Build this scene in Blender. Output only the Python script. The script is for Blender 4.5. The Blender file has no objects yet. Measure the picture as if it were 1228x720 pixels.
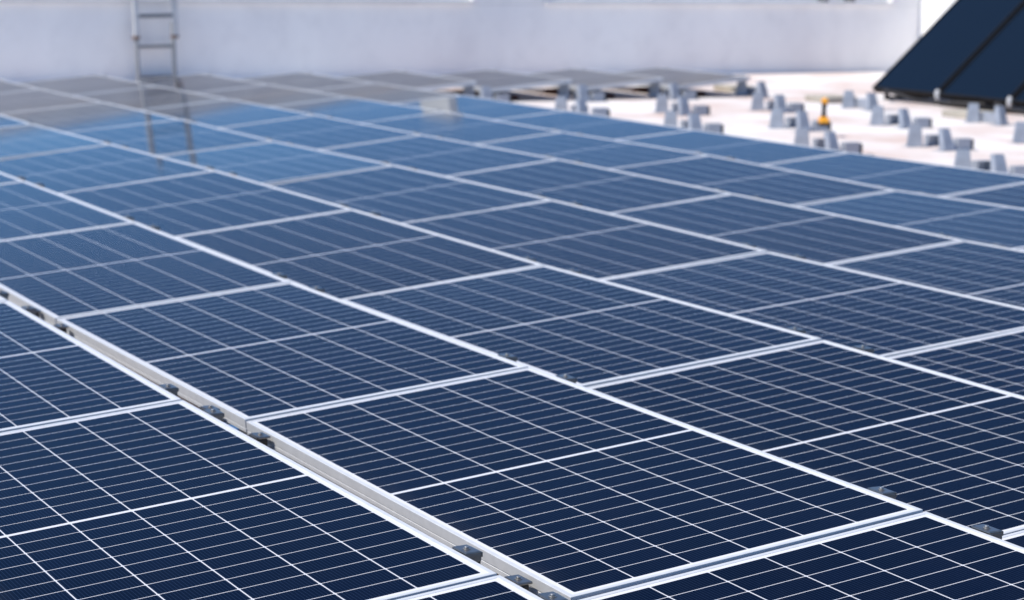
import bpy, bmesh, math, random
from mathutils import Vector, Matrix

C = bpy.context.scene.collection
S = bpy.context.scene
R = math.radians
random.seed(11)

# ------------------------------------------------------------------ layout of the array
FPX, CAMX, CAMY, CAMZ, PITCH, YAW, ROLL = 2522.5367, -2.1009874, -22.1913166, 1.3358019, 0.1623166, 0.4963347, 0.0156999
P = 1.1904787          # spacing of the rows (x)
L = 2.0290326          # spacing of the joints along a row (y)
TH = 0.0915         # tilt of every panel, low edge towards -x
PW, PL = 1.0, 2.015    # panel size
ROOF = -0.235          # roof surface; z = 0 is the high edge of the panels
WALLY = 2.12

# ------------------------------------------------------------------ camera
fwd = Vector((math.sin(YAW) * math.cos(PITCH), math.cos(YAW) * math.cos(PITCH), -math.sin(PITCH)))
rt0 = Vector((math.cos(YAW), -math.sin(YAW), 0))
up0 = rt0.cross(fwd)
rt = rt0 * math.cos(ROLL) + up0 * math.sin(ROLL)
up = -rt0 * math.sin(ROLL) + up0 * math.cos(ROLL)
cd = bpy.data.cameras.new('camera')
cam = bpy.data.objects.new('camera', cd)
C.objects.link(cam)
cam.matrix_world = Matrix(((rt.x, up.x, -fwd.x, CAMX), (rt.y, up.y, -fwd.y, CAMY), (rt.z, up.z, -fwd.z, CAMZ), (0, 0, 0, 1)))
cd.sensor_fit = 'HORIZONTAL'
cd.sensor_width = 36.0
cd.lens = FPX / 1228 * 36
cd.clip_end = 6000
cd.dof.use_dof = True
cd.dof.focus_distance = 4.9
cd.dof.aperture_fstop = 4.1
cd.dof.aperture_blades = 9
S.camera = cam

# ------------------------------------------------------------------ sky, sun, exposure
SUN = Vector((-0.52, 0.06, 0.84)).normalized()     # towards the sun
w = bpy.data.worlds.new('World')
S.world = w
w.use_nodes = True
nt = w.node_tree
sky = nt.nodes.new('ShaderNodeTexSky')
sky.sky_type = 'NISHITA'
sky.sun_disc = False
sky.sun_elevation = math.asin(SUN.z)
sky.sun_rotation = math.atan2(SUN.x, SUN.y)
sky.altitude = 3000
sky.air_density = 1.0
sky.dust_density = 0.0
sky.ozone_density = 10.0
bg = nt.nodes['Background']
bg.inputs['Strength'].default_value = 0.145
tint = nt.nodes.new('ShaderNodeMix')
tint.data_type = 'RGBA'; tint.blend_type = 'MULTIPLY'
tint.inputs[0].default_value = 1.0
tint.inputs[7].default_value = (0.92, 1.045, 1.02, 1)     # a slightly greener, less violet blue
nt.links.new(sky.outputs[0], tint.inputs[6])
nt.links.new(tint.outputs[2], bg.inputs['Color'])
sl = bpy.data.lights.new('sun', 'SUN')
sl.energy = 4.3
sl.angle = R(0.53)
sl.color = (1.0, 0.95, 0.87)
so = bpy.data.objects.new('sun', sl)
so.rotation_euler = SUN.to_track_quat('Z', 'Y').to_euler()
so.location = (0, 0, 30)
C.objects.link(so)
S.view_settings.view_transform = 'Standard'
S.view_settings.look = 'None'
S.view_settings.exposure = 0.32
S.view_settings.gamma = 1
S.view_settings.use_curve_mapping = False
S.render.engine = 'CYCLES'
S.cycles.use_denoising = True
S.cycles.max_bounces = 8
S.cycles.sample_clamp_indirect = 6

# ------------------------------------------------------------------ materials
def mat(name, col, rough=0.5, metal=0.0, spec=0.5, ior=1.5):
    m = bpy.data.materials.new(name)
    m.use_nodes = True
    b = m.node_tree.nodes['Principled BSDF']
    b.inputs['Base Color'].default_value = (*col, 1)
    b.inputs['Roughness'].default_value = rough
    b.inputs['Metallic'].default_value = metal
    b.inputs['IOR'].default_value = ior
    b.inputs['Specular IOR Level'].default_value = spec
    return m

def bsdf(m):
    return m.node_tree.nodes['Principled BSDF']

class NT:
    """small helper to write node graphs"""
    def __init__(s, m):
        s.t = m.node_tree
    def n(s, kind, **kw):
        nd = s.t.nodes.new(kind)
        for k, v in kw.items():
            setattr(nd, k, v)
        return nd
    def put(s, sock, v):
        if hasattr(v, 'is_output'):
            s.t.links.new(v, sock)
        else:
            sock.default_value = v
    def math(s, op, a, b=0.0, c=0.0):
        nd = s.n('ShaderNodeMath', operation=op)
        s.put(nd.inputs[0], a); s.put(nd.inputs[1], b); s.put(nd.inputs[2], c)
        return nd.outputs[0]
    def mix(s, f, a, b):
        nd = s.n('ShaderNodeMix', data_type='RGBA')
        s.put(nd.inputs[0], f); s.put(nd.inputs[6], a); s.put(nd.inputs[7], b)
        return nd.outputs[2]
    def noise(s, vec, scale, detail=4, rough=0.55):
        nd = s.n('ShaderNodeTexNoise')
        s.put(nd.inputs['Vector'], vec)
        nd.inputs['Scale'].default_value = scale
        nd.inputs['Detail'].default_value = detail
        nd.inputs['Roughness'].default_value = rough
        return nd.outputs[0]
    def ramp(s, f, lo, hi):
        nd = s.n('ShaderNodeMapRange')
        s.put(nd.inputs[0], f)
        nd.inputs[1].default_value = lo; nd.inputs[2].default_value = hi
        return nd.outputs[0]

# --- photovoltaic laminate: half-cut cells on a white backsheet under glass
MX, MY, MID = 0.0235, 0.026, 0.013
PX = (PW - 2 * MX) / 6
PY = (PL - 2 * MY - MID) / 24
def cell_material():
    m = mat('solar cells under glass', (0.01, 0.02, 0.06))
    g = NT(m)
    tc = g.n('ShaderNodeTexCoord').outputs['Object']
    sp = g.n('ShaderNodeSeparateXYZ'); g.put(sp.inputs[0], tc)
    x = g.math('ADD', sp.outputs[0], PW - MX)            # local x runs -PW..0
    y0 = g.math('SUBTRACT', sp.outputs[1], MY)
    half = (PL - 2 * MY - MID) / 2
    upper = g.math('GREATER_THAN', y0, half + MID / 2)
    y = g.math('SUBTRACT', y0, g.math('MULTIPLY', upper, MID))
    inmid = g.math('MULTIPLY', g.math('GREATER_THAN', y0, half), g.math('LESS_THAN', y0, half + MID))
    cx = g.math('DIVIDE', x, PX); cy = g.math('DIVIDE', y, PY)
    fx = g.math('FRACT', cx); fy = g.math('FRACT', cy)
    dx = g.math('MULTIPLY', g.math('MINIMUM', fx, g.math('SUBTRACT', 1.0, fx)), PX)
    dy = g.math('MULTIPLY', g.math('MINIMUM', fy, g.math('SUBTRACT', 1.0, fy)), PY)
    gap = g.math('MAXIMUM', g.math('LESS_THAN', dx, 0.0016), g.math('LESS_THAN', dy, 0.0012))
    # clipped cell corners
    gap = g.math('MAXIMUM', gap, g.math('LESS_THAN', g.math('ADD', dx, dy), 0.0055))
    out = g.math('MAXIMUM', g.math('LESS_THAN', x, 0.0), g.math('GREATER_THAN', x, PX * 6))
    out = g.math('MAXIMUM', out, g.math('MAXIMUM', g.math('LESS_THAN', y, 0.0), g.math('GREATER_THAN', y, PY * 24)))
    white = g.math('MAXIMUM', g.math('MAXIMUM', gap, out), inmid)
    # busbars run along the panel, nine to a cell
    bx = g.math('FRACT', g.math('MULTIPLY', fx, 18.0))
    bar = g.math('LESS_THAN', g.math('ABSOLUTE', g.math('SUBTRACT', bx, 0.5)), 0.07)
    # every cell a little different
    cid = g.n('ShaderNodeCombineXYZ')
    g.put(cid.inputs[0], g.math('FLOOR', cx)); g.put(cid.inputs[1], g.math('FLOOR', cy))
    oi = g.n('ShaderNodeObjectInfo')
    g.put(cid.inputs[2], g.math('MULTIPLY', oi.outputs['Random'], 91.0))
    wn = g.n('ShaderNodeTexWhiteNoise', noise_dimensions='3D'); g.put(wn.inputs['Vector'], cid.outputs[0])
    cell = g.mix(wn.outputs['Value'], (0.0008, 0.0024, 0.0110, 1), (0.0013, 0.0036, 0.0165, 1))
    cell = g.mix(oi.outputs['Random'], cell, g.mix(0.5, cell, (0.0008, 0.0032, 0.0125, 1)))
    col = g.mix(g.math('MULTIPLY', bar, 0.22), cell, (0.05, 0.09, 0.19, 1))
    col = g.mix(white, col, (0.62, 0.62, 0.645, 1))
    # thin dust film with rain streaks
    dn = g.noise(tc, 7.0, 5)
    col = g.mix(g.math('MULTIPLY', g.ramp(dn, 0.35, 0.8), 0.003), col, (0.5, 0.46, 0.42, 1))
    # a few pale specks of grit
    vo = g.n('ShaderNodeTexVoronoi'); vo.inputs['Scale'].default_value = 14.0; g.put(vo.inputs['Vector'], tc)
    sx = g.n('ShaderNodeSeparateColor'); g.put(sx.inputs[0], vo.outputs['Color'])
    speck = g.math('MULTIPLY', g.math('LESS_THAN', vo.outputs['Distance'], g.math('MULTIPLY', sx.outputs[1], 0.035)), g.math('GREATER_THAN', sx.outputs[0], 0.90))
    col = g.mix(g.math('MULTIPLY', speck, 0.75), col, (0.45, 0.43, 0.40, 1))
    # dust gathers along the low edge
    low = g.ramp(x, 0.06, -0.01)
    col = g.mix(g.math('MULTIPLY', g.math('MULTIPLY', low, g.ramp(dn, 0.3, 0.7)), 0.025), col, (0.42, 0.38, 0.34, 1))
    b = bsdf(m)
    g.put(b.inputs['Base Color'], col)
    b.inputs['Specular IOR Level'].default_value = 0.0
    b.inputs['Roughness'].default_value = 0.6
    # anti-reflective front glass: hardly any mirror until the view grows shallow
    ge = g.n('ShaderNodeNewGeometry')
    dt = g.n('ShaderNodeVectorMath', operation='DOT_PRODUCT')
    g.put(dt.inputs[0], ge.outputs['Normal']); g.put(dt.inputs[1], ge.outputs['Incoming'])
    ca = g.math('SUBTRACT', 1.0, g.math('MINIMUM', g.math('ABSOLUTE', dt.outputs['Value']), 1.0))
    fr = g.math('MINIMUM', g.math('MULTIPLY_ADD', g.math('POWER', ca, 8.6), 1.36, 0.005), 1.0)
    gl = g.n('ShaderNodeBsdfGlossy')
    g.put(gl.inputs['Roughness'], g.math('MULTIPLY_ADD', dn, 0.05, 0.045))
    mx = g.n('ShaderNodeMixShader')
    g.put(mx.inputs[0], fr); g.put(mx.inputs[1], b.outputs[0]); g.put(mx.inputs[2], gl.outputs[0])
    g.t.links.new(mx.outputs[0], m.node_tree.nodes['Material Output'].inputs['Surface'])
    return m

M = {}
M['cells'] = cell_material()
M['backsheet'] = mat('white backsheet', (0.7, 0.7, 0.7), 0.6)

def brushed(name, col, rough, metal, var=0.06, scale=30):
    m = mat(name, col, rough, metal)
    g = NT(m)
    tc = g.n('ShaderNodeTexCoord').outputs['Object']
    nz = g.noise(tc, scale, 4)
    g.put(bsdf(m).inputs['Base Color'], g.mix(g.ramp(nz, 0.3, 0.75), (*[c * (1 - var) for c in col], 1), (*[min(1, c * (1 + var)) for c in col], 1)))
    g.put(bsdf(m).inputs['Roughness'], g.math('MULTIPLY_ADD', nz, 0.2, rough - 0.1))
    return m
M['frame'] = brushed('anodised aluminium', (0.635, 0.64, 0.645), 0.42, 0.2, 0.05)
M['galv'] = brushed('galvanised sheet', (0.36, 0.385, 0.43), 0.5, 0.3, 0.15, 14)
M['clampmetal'] = brushed('clamp steel', (0.17, 0.168, 0.168), 0.32, 0.75, 0.15, 60)
M['boltmetal'] = mat('bolt steel', (0.30, 0.30, 0.30), 0.45, 0.8)
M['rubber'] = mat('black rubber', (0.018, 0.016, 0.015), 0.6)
M['ladder'] = brushed('ladder aluminium', (0.56, 0.56, 0.55), 0.5, 0.0, 0.12, 8)
M['oldrail'] = brushed('weathered rail metal', (0.30, 0.31, 0.32), 0.5, 0.2, 0.12, 8)
M['rung'] = brushed('dull rung metal', (0.16, 0.17, 0.18), 0.5, 0.4)
M['rust'] = mat('rusty fitting', (0.16, 0.09, 0.06), 0.7)
M['collector'] = mat('collector glass over absorber', (0.005, 0.009, 0.016), 0.14, 0.0, 0.4, 1.38)
M['blackframe'] = mat('black anodised frame', (0.010, 0.010, 0.011), 0.7, 0.0, 0.15)
M['cap'] = mat('white pipe cap', (0.55, 0.54, 0.53), 0.4)
M['copper'] = mat('copper pipe', (0.35, 0.12, 0.07), 0.35, 0.7)
M['orange'] = mat('orange plastic', (0.85, 0.36, 0.015), 0.4)
M['blackplastic'] = mat('black plastic', (0.02, 0.018, 0.016), 0.45)
M['blueplastic'] = mat('blue plastic', (0.02, 0.09, 0.22), 0.4)

def plaster(name, base, stain, scale, amount, bump=0.15):
    m = mat(name, base, 0.85)
    g = NT(m)
    tc = g.n('ShaderNodeTexCoord').outputs['Object']
    mp = g.n('ShaderNodeMapping'); g.put(mp.inputs[0], tc)
    mp.inputs['Scale'].default_value = (1, 1, 0.45)
    a = g.noise(mp.outputs[0], scale, 6, 0.6)
    c = g.noise(tc, scale * 6, 5, 0.6)
    f = g.math('MULTIPLY', g.ramp(a, 0.42, 0.72), amount)
    col = g.mix(f, (*base, 1), (*stain, 1))
    col = g.mix(g.math('MULTIPLY', g.ramp(c, 0.5, 0.8), amount * 0.35), col, (*[s * 0.8 for s in stain], 1))
    g.put(bsdf(m).inputs['Base Color'], col)
    bp = g.n('ShaderNodeBump'); bp.inputs['Strength'].default_value = bump; bp.inputs['Distance'].default_value = 0.01
    g.put(bp.inputs['Height'], g.noise(tc, scale * 14, 6, 0.65))
    g.put(bsdf(m).inputs['Normal'], bp.outputs[0])
    return m
M['wall'] = plaster('painted parapet plaster', (0.90, 0.88, 0.85), (0.70, 0.68, 0.68), 0.55, 0.7)
M['sill'] = plaster('pale coping', (0.80, 0.775, 0.75), (0.66, 0.62, 0.60), 1.4, 0.6)
M['roof'] = plaster('white roof coating', (0.74, 0.70, 0.675), (0.54, 0.37, 0.30), 0.9, 0.95, 0.3)
M['concrete'] = plaster('weathered paver', (0.44, 0.40, 0.33), (0.30, 0.27, 0.22), 3.0, 0.8, 0.5)
M['chimney'] = plaster('white chimney paint', (0.82, 0.81, 0.79), (0.72, 0.70, 0.68), 1.2, 0.4)
M['ground'] = plaster('distant ground', (0.26, 0.23, 0.19), (0.12, 0.14, 0.08), 0.02, 1.0, 0.0)

# ------------------------------------------------------------------ mesh helpers
class MB:
    def __init__(s):
        s.bm = bmesh.new()
    def box(s, lo, hi, m=None, bevel=0.0, taper=None, mi=0):
        """axis box; taper=(sx, sy) scales the top about the box centre; m a Matrix"""
        cx, cy = (lo[0] + hi[0]) / 2, (lo[1] + hi[1]) / 2
        vs = []
        for z, top in ((lo[2], 0), (hi[2], 1)):
            for x, y in ((lo[0], lo[1]), (hi[0], lo[1]), (hi[0], hi[1]), (lo[0], hi[1])):
                if top and taper:
                    x = cx + (x - cx) * taper[0]; y = cy + (y - cy) * taper[1]
                v = Vector((x, y, z))
                vs.append(s.bm.verts.new(m @ v if m else v))
        fs = [s.bm.faces.new([vs[i] for i in q]) for q in ((3, 2, 1, 0), (4, 5, 6, 7), (0, 1, 5, 4), (1, 2, 6, 5), (2, 3, 7, 6), (3, 0, 4, 7))]
        for f_ in fs:
            f_.material_index = mi
        if bevel:
            es = {e for f_ in fs for e in f_.edges}
            bmesh.ops.bevel(s.bm, geom=list(es), offset=bevel, segments=2, profile=0.6, affect='EDGES')
        return s
    def tube(s, pts, r, seg=10, cap=True):
        pts = [Vector(p) for p in pts]
        rings = []
        t0 = (pts[1] - pts[0]).normalized()
        ref = Vector((0, 0, 1)) if abs(t0.z) < 0.9 else Vector((1, 0, 0))
        nrm = (ref - t0 * ref.dot(t0)).normalized()
        for i, p in enumerate(pts):
            a = pts[max(i - 1, 0)]; b = pts[min(i + 1, len(pts) - 1)]
            t = (b - a).normalized()
            nrm = (nrm - t * nrm.dot(t)).normalized()
            bi = t.cross(nrm)
            rr = r[i] if isinstance(r, (list, tuple)) else r
            rings.append([s.bm.verts.new(p + (nrm * math.cos(k * 2 * math.pi / seg) + bi * math.sin(k * 2 * math.pi / seg)) * rr) for k in range(seg)])
        for a, b in zip(rings, rings[1:]):
            for k in range(seg):
                f_ = s.bm.faces.new((a[k], a[(k + 1) % seg], b[(k + 1) % seg], b[k])); f_.smooth = True
        if cap:
            s.bm.faces.new(rings[0][::-1]); s.bm.faces.new(rings[-1])
        return s
    def ring(s, x0, x1, y0, y1, prof):
        """mitred frame: profile points (inset, z) swept round a rectangle"""
        rows = []
        for i, z in prof:
            rows.append([s.bm.verts.new(v) for v in ((x0 + i, y0 + i, z), (x1 - i, y0 + i, z), (x1 - i, y1 - i, z), (x0 + i, y1 - i, z))])
        n = len(rows)
        for k in range(n):
            a, b = rows[k], rows[(k + 1) % n]
            for j in range(4):
                s.bm.faces.new((a[j], a[(j + 1) % 4], b[(j + 1) % 4], b[j]))
        return s
    def mesh(s, name, *mats):
        bmesh.ops.recalc_face_normals(s.bm, faces=s.bm.faces)
        me = bpy.data.meshes.new(name)
        s.bm.to_mesh(me); s.bm.free()
        for m in mats:
            me.materials.append(m)
        return me

def obj(name, mesh, parent=None):
    o = bpy.data.objects.new(name, mesh)
    C.objects.link(o)
    if parent:
        o.parent = parent
    return o
def tag(o, label, cat, group=None, kind=None):
    if label: o['label'] = label
    if cat: o['category'] = cat
    if group: o['group'] = group
    if kind: o['kind'] = kind
    return o
def thing(name, label, cat, loc=(0, 0, 0), group=None):
    o = bpy.data.objects.new(name, None)
    o.empty_display_size = 0.1
    C.objects.link(o)
    o.location = loc
    return tag(o, label, cat, group)
ORD = ['', 'first', 'second', 'third', 'fourth', 'fifth', 'sixth', 'seventh', 'eighth', 'ninth', 'tenth', 'eleventh', 'twelfth']

def pix(p):
    d = Vector(p) - Vector((CAMX, CAMY, CAMZ))
    z = d.dot(fwd)
    if z < 0.3:
        return (-9999, -9999)
    return (614 + FPX * d.dot(rt) / z, 360 - FPX * d.dot(up) / z)
def inside(p, m=0):
    x, y = pix(p)
    return -m <= x <= 1228 + m and -m <= y <= 720 + m

# ------------------------------------------------------------------ the setting
g = MB().box((-3000, -3000, -9.6), (3000, 3000, -9.0))
tag(obj('ground', g.mesh('ground', M['ground'])), None, None, None, 'structure')
RX0, RX1, RY0 = -22, 17.72, -34
g = MB().box((RX0, RY0, -8.998), (RX1 + 0.35, WALLY + 0.4, ROOF))
tag(obj('roof', g.mesh('roof', M['roof'])), None, None, None, 'structure')

# parapet at the end of the roof: wall, piers, coping ledge and the recessed upper course behind it
pw = thing('parapet_wall', 'long white plastered parapet wall behind the panels with a projecting ledge', 'wall', (0, WALLY, ROOF))
LED = 0.705 - ROOF
g = MB().box((RX0, 0, -0.3), (RX1 - 0.006, 0.40, LED))
obj('wall', g.mesh('wall', M['wall']), pw)
g = MB()
for a, b in ((RX0, 10.42), (11.48, 17.20)):
    g.box((a, -0.05, LED + 0.002), (b, 0.20, LED + 0.052), bevel=0.006)
obj('ledge', g.mesh('ledge', M['sill']), pw)
g = MB()
for a, b in ((RX0, 10.42), (11.48, 17.20)):
    g.box((a, 0.12, LED + 0.0525), (b, 0.36, LED + 0.30))
obj('upper_wall', g.mesh('upper_wall', M['wall']), pw)
for a, b in ((10.424, 11.476), (17.204, RX1 - 0.008)):
    obj('pier', MB().box((a, -0.004, LED + 0.003), (b, 0.395, LED + 0.36), bevel=0.008).mesh('pier', M['wall']), pw)
for x in (16.02, 16.48):
    obj('bracket', MB().box((x - 0.045, -0.03, LED + 0.053), (x + 0.045, 0.118, LED + 0.17), bevel=0.01).mesh('bracket', M['rung']), pw)
rw = thing('parapet_wall', 'sunlit white return wall turning toward the viewer behind the dark collectors', 'wall', (RX1, WALLY, ROOF))
obj('wall', MB().box((0, RY0 - WALLY, -0.3), (0.30, 0.36, LED + 0.30)).mesh('wall', M['wall']), rw)
obj('coping', MB().box((-0.03, RY0 - WALLY, LED + 0.302), (0.34, 0.40, LED + 0.36), bevel=0.008).mesh('coping', M['sill']), rw)

ch = thing('chimney', 'white chimney rising behind the parapet and mirrored in the far panels', 'chimney', (10.16, WALLY + 0.78, ROOF - 0.6))
obj('stack', MB().box((-0.06, -0.45, -8), (0.06, 0.45, 2.45), bevel=0.01).mesh('stack', M['chimney']), ch)
obj('cap', MB().box((-0.10, -0.49, 2.453), (0.10, 0.49, 2.51), bevel=0.01).mesh('cap', M['chimney']), ch)

# ------------------------------------------------------------------ solar panels
OFF = {(0,7):(0.0076,-0.0108),(0,8):(-0.0042,-0.0069),(0,9):(0.0037,-0.0036),(1,5):(0.0046,0.0006),(1,6):(-0.0003,0.0007),(1,7):(-0.0012,-0.0085),(1,8):(0.0044,-0.0011),(1,9):(-0.0007,0.0065),(2,3):(-0.0073,-0.0084),(2,4):(-0.0241,0.0095),(2,5):(-0.0127,0.0219),(2,6):(-0.0096,0.0143),(2,7):(0.0066,-0.0045),(2,8):(0.0068,0.006),(3,1):(0.0149,-0.0103),(3,2):(0.0088,-0.0007),(3,3):(0.0048,0.0007),(3,4):(-0.0046,-0.0052),(3,5):(-0.0103,0.0148),(3,6):(0.0005,0.0148),(3,7):(0.009,-0.0055),(4,0):(0.014,-0.0005),(4,1):(0.0034,-0.0013),(4,2):(-0.0041,0.0042),(4,3):(-0.0122,0.0096),(4,4):(-0.014,0.0108),(4,5):(-0.0021,0.0151),(4,6):(0.0028,0.0016),(4,7):(-0.0035,-0.0143),(5,0):(0.0042,-0.0027),(5,1):(-0.0031,-0.0014),(5,2):(-0.0108,0.0034),(5,3):(-0.0002,0.0103),(5,4):(-0.0066,0.0017),(5,5):(0.0002,0.0044),(5,6):(-0.0011,-0.0247),(6,0):(0.0023,-0.0029),(6,1):(-0.0059,-0.0035),(6,3):(0.0021,-0.005),(6,4):(0.0107,-0.0121),(6,5):(0.0032,-0.0127),(7,0):(0.0081,0.0011),(7,1):(0.0044,-0.0032)}
def joint(r, k):
    du, dz = OFF.get((r, k), (0, 0))
    return Vector((r * P + du, -k * L, dz))
PROF = [(0, -0.042), (0, -0.031), (0.0016, -0.0303), (0.0016, -0.0277), (0, -0.027), (0, -0.0009), (0.0009, 0), (0.0116, 0), (0.0125, -0.0009), (0.0125, -0.0045), (0.002, -0.006), (0.002, -0.0395), (0.026, -0.0395), (0.026, -0.042)]
frame_me = MB().ring(-PW, 0, 0, PL, PROF).mesh('frame', M['frame'])
g = MB().box((-PW + 0.0035, 0.0035, -0.0062), (-0.0035, PL - 0.0035, -0.0016))
glass_me = g.mesh('glass', M['cells'], M['backsheet'])
for p_ in glass_me.polygons:
    p_.material_index = 0 if p_.normal.z > 0.5 else 1
box_me = MB().box((-0.57, PL / 2 - 0.05, -0.026), (-0.43, PL / 2 + 0.05, -0.0064), bevel=0.003).mesh('junction_box', M['blackplastic'])

ROWNAME = ['row before the open gap', 'first row behind the open gap', 'second row behind the open gap', 'third row behind the open gap',
           'fourth row behind the open gap', 'fifth row behind the open gap', 'outermost row beside the bare roof']
def panel_frame(r, k):
    far, near = joint(r, k), joint(r, k + 1)
    if (r, k) in ((1, 9), (2, 8), (3, 7)):
        d = {1: 0.002, 2: 0.003, 3: 0.003}[r]
        near = near - Vector((0, 0, d)); far = far - Vector((0, 0, d))
    rnd = random.Random(r * 131 + k)
    y = (far - near).normalized()
    t = TH + rnd.uniform(-0.0018, 0.0018) * (2.2 if r > 1 and k < 7 else 1) + 0.7 * (far.z + near.z) / 2
    x = Vector((math.cos(t), 0, math.sin(t)))
    x = (x - y * x.dot(y)).normalized()
    z = x.cross(y)
    o = near + y * ((far - near).length - PL) / 2
    return Matrix(((x.x, y.x, z.x, o.x), (x.y, y.y, z.y, o.y), (x.z, y.z, z.z, o.z), (0, 0, 0, 1)))
def seen_share(r, k, m=0):
    mw = panel_frame(r, k)
    n = 0
    for i in range(11):
        for j in range(21):
            n += inside(mw @ Vector((-PW * i / 10, PL * j / 20, 0)), m)
    return n / 231
placed = {}
for r in range(0, 11):
    for k in range(0, 13):
        if r >= 7 and k > 0:
            continue
        if seen_share(r, k, 0) > 0.004:
            placed[(r, k)] = 1
rows = {r: sorted([k for (rr, k) in placed if rr == r]) for r in range(11)}
for (r, k) in sorted(placed):
    ks = rows[r]
    if r >= 7:
        lab = 'lone solar panel by the wall, %s of four short rows past the outermost row' % ORD[r - 6]
    elif r >= 4:
        lab = 'navy solar panel, %s from the wall, %s' % (ORD[k + 1], ROWNAME[r])
    else:
        lab = 'navy solar panel, %s from the near end, %s' % (ORD[len(ks) - ks.index(k)], ROWNAME[r])
    t = thing('photovoltaic_module', lab, 'solar panel', (0, 0, 0), 'solar panels laid in tilted rows on the roof')
    t.matrix_world = panel_frame(r, k)
    obj('frame', frame_me, t)
    obj('glass', glass_me, t)
    if r >= 7:
        obj('junction_box', box_me, t)

# ------------------------------------------------------------------ mounting brackets
# local origin on the roof below the high edge of a row; +x to the low edge of the next row
def post_mesh(sgn):
    """folded sheet post: trapezoid web with two flanges, leaning a little; sgn = side its web faces"""
    b = bmesh.new()
    h, w0, w1, t = 0.178, 0.066, 0.045, 0.004
    def quad_slab(p, n):
        n = Vector(n).normalized() * t
        a = [b.verts.new(Vector(q)) for q in p]; c = [b.verts.new(Vector(q) + n) for q in p]
        b.faces.new(a[::-1]); b.faces.new(c)
        for i in range(4):
            b.faces.new((a[i], a[(i + 1) % 4], c[(i + 1) % 4], c[i]))
    yb, yt = (-0.040, -0.034) if sgn > 0 else (-0.055, 0.0)
    sgn = -1
    quad_slab([(-w0, yb, 0), (w0, yb, 0), (w1, yt, h), (-w1, yt, h)], (0, sgn, 0.2))
    for s in (-1, 1):
        quad_slab([(s * w0, yb, 0), (s * w0, yb - 0.055 * sgn, 0), (s * w1, yt - 0.040 * sgn, h), (s * w1, yt, h)], (s, 0, 0.1))
    quad_slab([(-w1, yt, h), (w1, yt, h), (w1, yt - 0.040 * sgn, h), (-w1, yt - 0.040 * sgn, h)], (0, 0, 1))
    bmesh.ops.recalc_face_normals(b, faces=b.faces)
    me = bpy.data.meshes.new('tall_post'); b.to_mesh(me); b.free(); me.materials.append(M['galv'])
    return me
def low_mesh(sgn):
    m = MB()
    h = 0.094
    m.box((0.125, -0.035, 0.006), (0.129, 0.035, h), bevel=0.001)
    m.box((0.271, -0.035, 0.006), (0.275, 0.035, h), bevel=0.001)
    m.box((0.125, -0.035, h + 0.0005), (0.275, 0.035, h + 0.0045), bevel=0.001)
    y = 0.031 * sgn
    m.box((0.1295, min(y, y + 0.004 * sgn), 0.006), (0.2705, max(y, y + 0.004 * sgn), h), bevel=0.001)
    return m.mesh('low_support', M['galv'])
base_me = MB().box((-0.09, -0.055, 0.0005), (0.32, 0.055, 0.0055), bevel=0.001).mesh('base_plate', M['galv'])
post_me = {s: post_mesh(-s) for s in (-1, 1)}       # s=+1 near bracket (web to the camera), -1 far one
shade_me = MB().box((0.2755, -0.042, 0.004), (0.296, 0.040, 0.088), bevel=0.004).mesh('shade_strip', M['rubber'])  # dark strip standing in for the shadow at the low support's right end
low_me = {s: low_mesh(-s) for s in (-1, 1)}
def clamp_parts():
    body = MB()
    body.box((-0.012, -0.031, -0.0385), (0.021, 0.031, -0.006), bevel=0.004)
    body_me = body.mesh('rubber_block', M['rubber'])
    cap = MB()
    cap.box((-0.020, -0.033, -0.0055), (0.020, 0.033, 0.0015), bevel=0.003)
    cap.box((0.0205, -0.033, -0.013), (0.0245, 0.027, -0.001), bevel=0.0015)
    cap.box((-0.020, -0.0338, -0.022), (0.020, -0.0315, -0.004), bevel=0.001)
    cap_me = cap.mesh('clamp', M['clampmetal'])
    bolt = MB()
    bolt.tube([(0, 0, 0.0016), (0, 0, 0.003)], 0.0095, 14)
    bolt.tube([(0, 0, 0.0031), (0, 0, 0.0075)], 0.006, 6)
    bolt_me = bolt.mesh('bolt', M['boltmetal'])
    return body_me, cap_me, bolt_me
CL = clamp_parts()
def add_clamp(parent, x, z, rot=0.0):
    c = obj('clamp', CL[1], parent); c.location = (x, 0, z); c.rotation_euler = (0, 0, rot)
    obj('rubber_block', CL[0], c); obj('bolt', CL[2], c)

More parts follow.
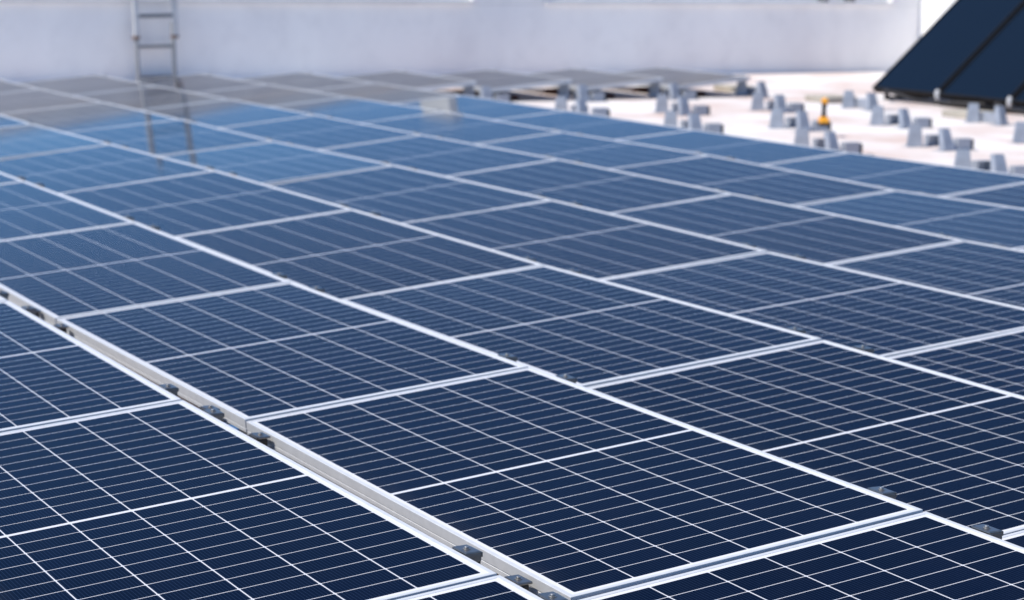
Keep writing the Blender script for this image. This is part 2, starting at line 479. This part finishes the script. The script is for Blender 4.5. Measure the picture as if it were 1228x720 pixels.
blist = []
for r in range(0, 11):
    for k in range(0, 12):
        for s in (-1, 1):
            if k == 0 and s < 0:
                continue
            hi = (r in range(0, 7) and ((r, k) in placed or (r, k - 1) in placed)) or (r >= 7 and (k == 0 or (k == 1 and s < 0)))
            pos = Vector((r * P + 0.022, -k * L - 0.2 * s, ROOF))
            if not inside(pos + Vector((0, 0, 0.225)), 4):
                continue
            if r >= 7 and k > 6:
                continue
            blist.append((r, k, s, hi, pos))
jlist = {r: sorted({k for (rr, k, *_) in blist if rr == r}) for r in range(11)}
SHORT = ['row before the gap', 'first row behind the gap', 'second row behind the gap', 'third row behind the gap',
         'fourth row behind the gap', 'fifth row behind the gap', 'outermost row by bare roof',
         'first short row', 'second short row', 'third short row', 'fourth short row']
for (r, k, s, hi, pos) in blist:
    js = jlist[r]
    side = 'far side' if s < 0 else 'near side'
    if hi:
        if r < 4:
            lab = 'clamp bracket, %s, %s of %s joint from near end' % (SHORT[r], side, ORD[len(js) - js.index(k)])
        else:
            lab = 'clamp bracket, %s, %s of %s joint from the wall' % (SHORT[r], side, ORD[k + 1])
        grp = 'clamp brackets holding the panel edges'
        nm = 'mounting_bracket'
    else:
        ln = r - 5
        lab = 'bare metal bracket, %s of %s pair from the wall, %s line past the panels' % (side, ORD[max(1, k)], ORD[r - 5])
        grp = 'bare brackets waiting on the empty roof'
        nm = 'mounting_bracket'
    t = thing(nm, lab, 'bracket', pos, grp)
    dz0 = joint(r, k).z
    obj('base_plate', base_me, t)
    p_ = obj('tall_post', post_me[s], t); p_.location = (0, 0, 0.006)
    p_.rotation_euler = (0, 0, R(8 if s > 0 else -38) + 0.12 * math.sin(r * 7.3 + k * 3.1 + s))
    if r < 10:
        lo_ = obj('low_support', low_me[s], t)
        obj('shade_strip', shade_me, lo_)
        lo_.rotation_euler = (0, 0, 0.07 * math.sin(r * 5.1 + k * 2.3 + s * 2))
    rnd = random.Random(r * 977 + k * 31 + s)
    if hi:
        add_clamp(t, 0.002 + joint(r, k).x - r * P, -ROOF + 0.0005 + dz0, rnd.uniform(-0.06, 0.06))
    if r < 6:
        add_clamp(t, 0.142 + rnd.uniform(-0.006, 0.006), -ROOF - 0.0865 + rnd.uniform(-0.004, 0.004) + dz0 * 0.5, math.pi + rnd.uniform(-0.1, 0.1))

# low metal boxes and ballast pavers of the last bracket line
for i, k in enumerate((1, 2, 3)):
    t = thing('metal_box', 'low grey metal box between the %s bracket pair of the farthest bracket line' % ORD[i + 1], 'box', (10 * P + 0.13, -k * L + 0.06, ROOF), 'low boxes of the farthest bracket line')
    obj('housing', MB().box((-0.06, -0.14, 0.001), (0.06, 0.14, 0.10), bevel=0.004).mesh('housing', M['galv']), t)
    obj('end_cap', MB().box((-0.055, 0.1405, 0.004), (0.055, 0.175, 0.095), bevel=0.004).mesh('end_cap', M['rubber']), t)
    y = -k * L + (0.88, 1.05, 0.70)[i]
    t = thing('concrete_paver', 'beige concrete paver lying before the %s low box of the farthest line' % ORD[i + 1], 'paver', (10 * P + 0.42, y, ROOF), 'concrete pavers on the bare roof')
    t.rotation_euler = (0, 0, 0.06 * (i - 1))
    obj('slab', MB().box((-0.20, -0.22, 0.001), (0.20, 0.22, 0.07), bevel=0.008).mesh('slab', M['concrete']), t)

M['block'] = brushed('dark red brick', (0.060, 0.022, 0.018), 0.85, 0.0, 0.35, 25)  # dark red-brown blocks set under the four short panels
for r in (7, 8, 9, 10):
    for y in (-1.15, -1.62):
        t = thing('dark_block', 'dark red brown brick on the roof under the %s short panel, %s' % (ORD[r - 6], 'nearer its open end' if y < -1.4 else 'nearer the wall'), 'block', ((r - 0.58) * P, y, ROOF), 'dark blocks under the short rows')
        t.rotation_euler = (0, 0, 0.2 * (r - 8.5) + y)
        obj('block_body', MB().box((-0.28, -0.13, 0.001), (0.28, 0.13, 0.062), bevel=0.006).mesh('block_body', M['block']), t)

# cables lying on the roof
def wob(pts, n=8, amp=0.0, seed=1):
    rnd = random.Random(seed)
    P0 = [Vector(p) for p in pts]
    P0 = [P0[0] * 2 - P0[1]] + P0 + [P0[-1] * 2 - P0[-2]]
    out = []
    for i in range(1, len(P0) - 2):
        a, b, c, d = P0[i - 1:i + 3]
        for j in range(n):
            t = j / n
            v = 0.5 * ((2 * b) + (c - a) * t + (2 * a - 5 * b + 4 * c - d) * t * t + (3 * b - a - 3 * c + d) * t ** 3)
            out.append(v + Vector((rnd.uniform(-amp, amp), rnd.uniform(-amp, amp), 0)))
    out.append(P0[-2])
    return out
cb = MB().tube(wob([(0.10, -9.5, ROOF + 0.012), (0.155, -12, ROOF + 0.012), (0.11, -14.2, ROOF + 0.012), (0.165, -16.3, ROOF + 0.012), (0.12, -18.4, ROOF + 0.012), (0.14, -19.5, ROOF + 0.012)], 12, 0.004, 3), 0.0065, 8)
tag(obj('cable', cb.mesh('cable', M['rubber'])), 'black cable lying along the bottom of the open gap', 'cable')
t = thing('cable_plug', 'small blue plastic plug in the open gap beside a clamp bracket', 'plug', (0.135, -16.27, ROOF))
obj('plug_body', MB().box((-0.018, -0.035, 0.095), (0.018, 0.035, 0.138), bevel=0.006).mesh('plug_body', M['blueplastic']), t)
obj('plug_stem', MB().tube([(0, 0, 0.0), (0, 0, 0.0945)], 0.012, 10).mesh('plug_stem', M['blackplastic']), t)

# ------------------------------------------------------------------ ladder against the parapet
ld = thing('ladder', 'grey metal extension ladder standing against the white parapet wall', 'ladder', (6.12, WALLY - 0.16, ROOF))
ld.rotation_euler = (R(-3.0), R(-1.2), 0)
XL = 0.228
for s in (-1, 1):
    rail = obj('lower_rail', MB().box((s * XL - 0.018, -0.035, 0), (s * XL + 0.018, 0.035, 0.72), bevel=0.005).mesh('lower_rail', M['oldrail']), ld)
    obj('rubber_foot', MB().box((s * XL - 0.024, -0.042, -0.002), (s * XL + 0.024, 0.042, 0.035), bevel=0.005).mesh('rubber_foot', M['rubber']), rail)
    obj('upper_rail', MB().box((s * (XL + 0.012) - 0.03, -0.085, 0.55), (s * (XL + 0.012) + 0.03, -0.037, 2.15), bevel=0.005).mesh('upper_rail', M['ladder']), ld)
    obj('rail_hook', MB().box((s * (XL + 0.012) - 0.032, -0.09, 0.53), (s * (XL + 0.012) + 0.032, 0.04, 0.565), bevel=0.006).mesh('rail_hook', M['rust']), ld)
for z in (0.08, 0.44):
    obj('rung', MB().box((-XL + 0.018, -0.02, z - 0.018), (XL - 0.018, 0.02, z + 0.018), bevel=0.006).mesh('rung', M['rung']), ld)
for z in (0.80, 1.16, 1.52, 1.88):
    obj('rung', MB().box((-XL + 0.018, -0.078, z - 0.022), (XL - 0.018, -0.045, z + 0.022), bevel=0.006).mesh('rung', M['rung']), ld)

# ------------------------------------------------------------------ solar thermal collectors
T = R(40.3)
CX, CZ, CL_, CWID = 13.10, -0.10, 2.3, 1.175
def collector(y1, lab):
    """y1 = far side; the collector runs towards the camera from there"""
    t = thing('solar_collector', lab, 'solar collector', (CX, y1, ROOF), 'dark solar collectors standing on the roof')
    a = Matrix.Translation((0, 0, CZ - ROOF)) @ Matrix.Rotation(-T, 4, 'Y')
    W = CWID - 0.05
    fr = MB()
    bm_ = bmesh.new()
    f_ = MB().ring(0, CL_, -W, 0, [(0, -0.075), (0, 0), (0.022, 0), (0.022, -0.012), (0.004, -0.014), (0.004, -0.075)])
    for v in f_.bm.verts:
        v.co = a @ v.co
    obj('frame', f_.mesh('frame', M['blackframe']), t)
    obj('glass', MB().box((0.006, -W + 0.006, -0.060), (CL_ - 0.006, -0.006, -0.0125), m=a).mesh('glass', M['collector']), t)
    obj('back_plate', MB().box((0.005, -W + 0.005, -0.0745), (CL_ - 0.005, -0.005, -0.066), m=a).mesh('back_plate', M['blackframe']), t)
    for x in (0.12, CL_ - 0.15):
        pts = [a @ Vector((x, 0.02, -0.045)), a @ Vector((x, -W - 0.02, -0.045))]
        obj('header_pipe', MB().tube(pts, 0.013, 12).mesh('header_pipe', M['copper']), t)
    # prop legs
    for y in (-0.12, -W + 0.12):
        lo = a @ Vector((0.10, y, -0.0755)); hi_ = a @ Vector((CL_ - 0.2, y, -0.0755))
        lg = MB()
        lg.box((lo.x - 0.02, y - 0.02, 0), (lo.x + 0.02, y + 0.02, lo.z))
        lg.box((hi_.x - 0.02, y - 0.02, 0), (hi_.x + 0.02, y + 0.02, hi_.z))
        lg.box((lo.x + 0.0205, y - 0.018, 0.002), (hi_.x - 0.0205, y + 0.018, 0.04))
        obj('leg', lg.mesh('leg', M['blackframe']), t)
    if y1 < -3:
        obj('shade_bar', MB().box((0.03, -W - 0.02, 0.0), (0.11, 0.0, 0.062)).mesh('shade_bar', M['blackframe']), t)  # black bar added in place of the deep shade on the roof below
    # white cap at the lower corner
    p0 = a @ Vector((0.015, -W - 0.025, 0.0))
    cp = MB().tube([p0 + Vector((0, -0.01, -0.075)), p0 + Vector((0, 0, -0.05)), p0 + Vector((0, 0.0, 0.01)), p0 + Vector((0, 0, 0.035))], [0.02, 0.030, 0.030, 0.016], 14)
    obj('pipe_cap', cp.mesh('pipe_cap', M['cap']), t)
    return t
for i in range(4):
    collector(-2.75 - i * CWID, 'dark blue tilted solar collector, %s along from the parapet side' % ORD[i + 1])
hs = [([(CX + 0.1, -3.0, -0.13), (CX - 0.13, -3.16, -0.11), (12.95, -3.46, -0.137), (12.95, -3.61, -0.165), (12.95, -3.83, -0.180), (12.97, -4.18, -0.172), (CX + 0.02, -4.6, -0.165), (CX + 0.3, -4.9, -0.16)], 'black hose drooping under the first collector onto the roof'),
      ([(CX + 0.1, -4.95, -0.14), (12.9, -5.1, -0.125), (12.9, -5.2, -0.15), (12.9, -5.38, -0.168), (12.9, -5.6, -0.17), (12.95, -6.0, -0.15), (CX + 0.3, -6.2, -0.13)], 'black hose hanging below the second collector near the brackets')]
for i, (pts, lab) in enumerate(hs):
    tag(obj('hose', MB().tube(wob(pts, 8, 0.0), 0.02, 10).mesh('hose', M['rubber'])), lab, 'hose', 'hoses under the collectors')

# ------------------------------------------------------------------ cordless drill standing on a bracket
dr = thing('cordless_drill', 'orange and black cordless drill standing upright on a low bracket', 'drill', (9.36, -6.86, ROOF + 0.0995))
dr.rotation_euler = (0, 0, R(65))
obj('battery', MB().box((-0.065, -0.045, 0.03), (0.065, 0.045, 0.085), bevel=0.012, taper=(0.8, 0.8)).mesh('battery', M['orange']), dr)
obj('battery_foot', MB().box((-0.070, -0.048, 0.0), (0.085, 0.048, 0.0295), bevel=0.008).mesh('battery_foot', M['blackplastic']), dr)
obj('grip', MB().tube([(0, 0, 0.083), (0.004, 0, 0.12), (0.0, 0, 0.165), (-0.01, 0, 0.205)], [0.026, 0.020, 0.021, 0.026], 14).mesh('grip', M['blackplastic']), dr)
obj('motor_body', MB().tube([(-0.065, 0, 0.228), (-0.06, 0, 0.228), (-0.02, 0, 0.228), (0.02, 0, 0.228), (0.03, 0, 0.228)], [0.018, 0.026, 0.028, 0.026, 0.022], 16).mesh('motor_body', M['orange']), dr)
obj('chuck', MB().tube([(0.031, 0, 0.228), (0.07, 0, 0.228), (0.10, 0, 0.228)], [0.021, 0.020, 0.011], 14).mesh('chuck', M['blackplastic']), dr)
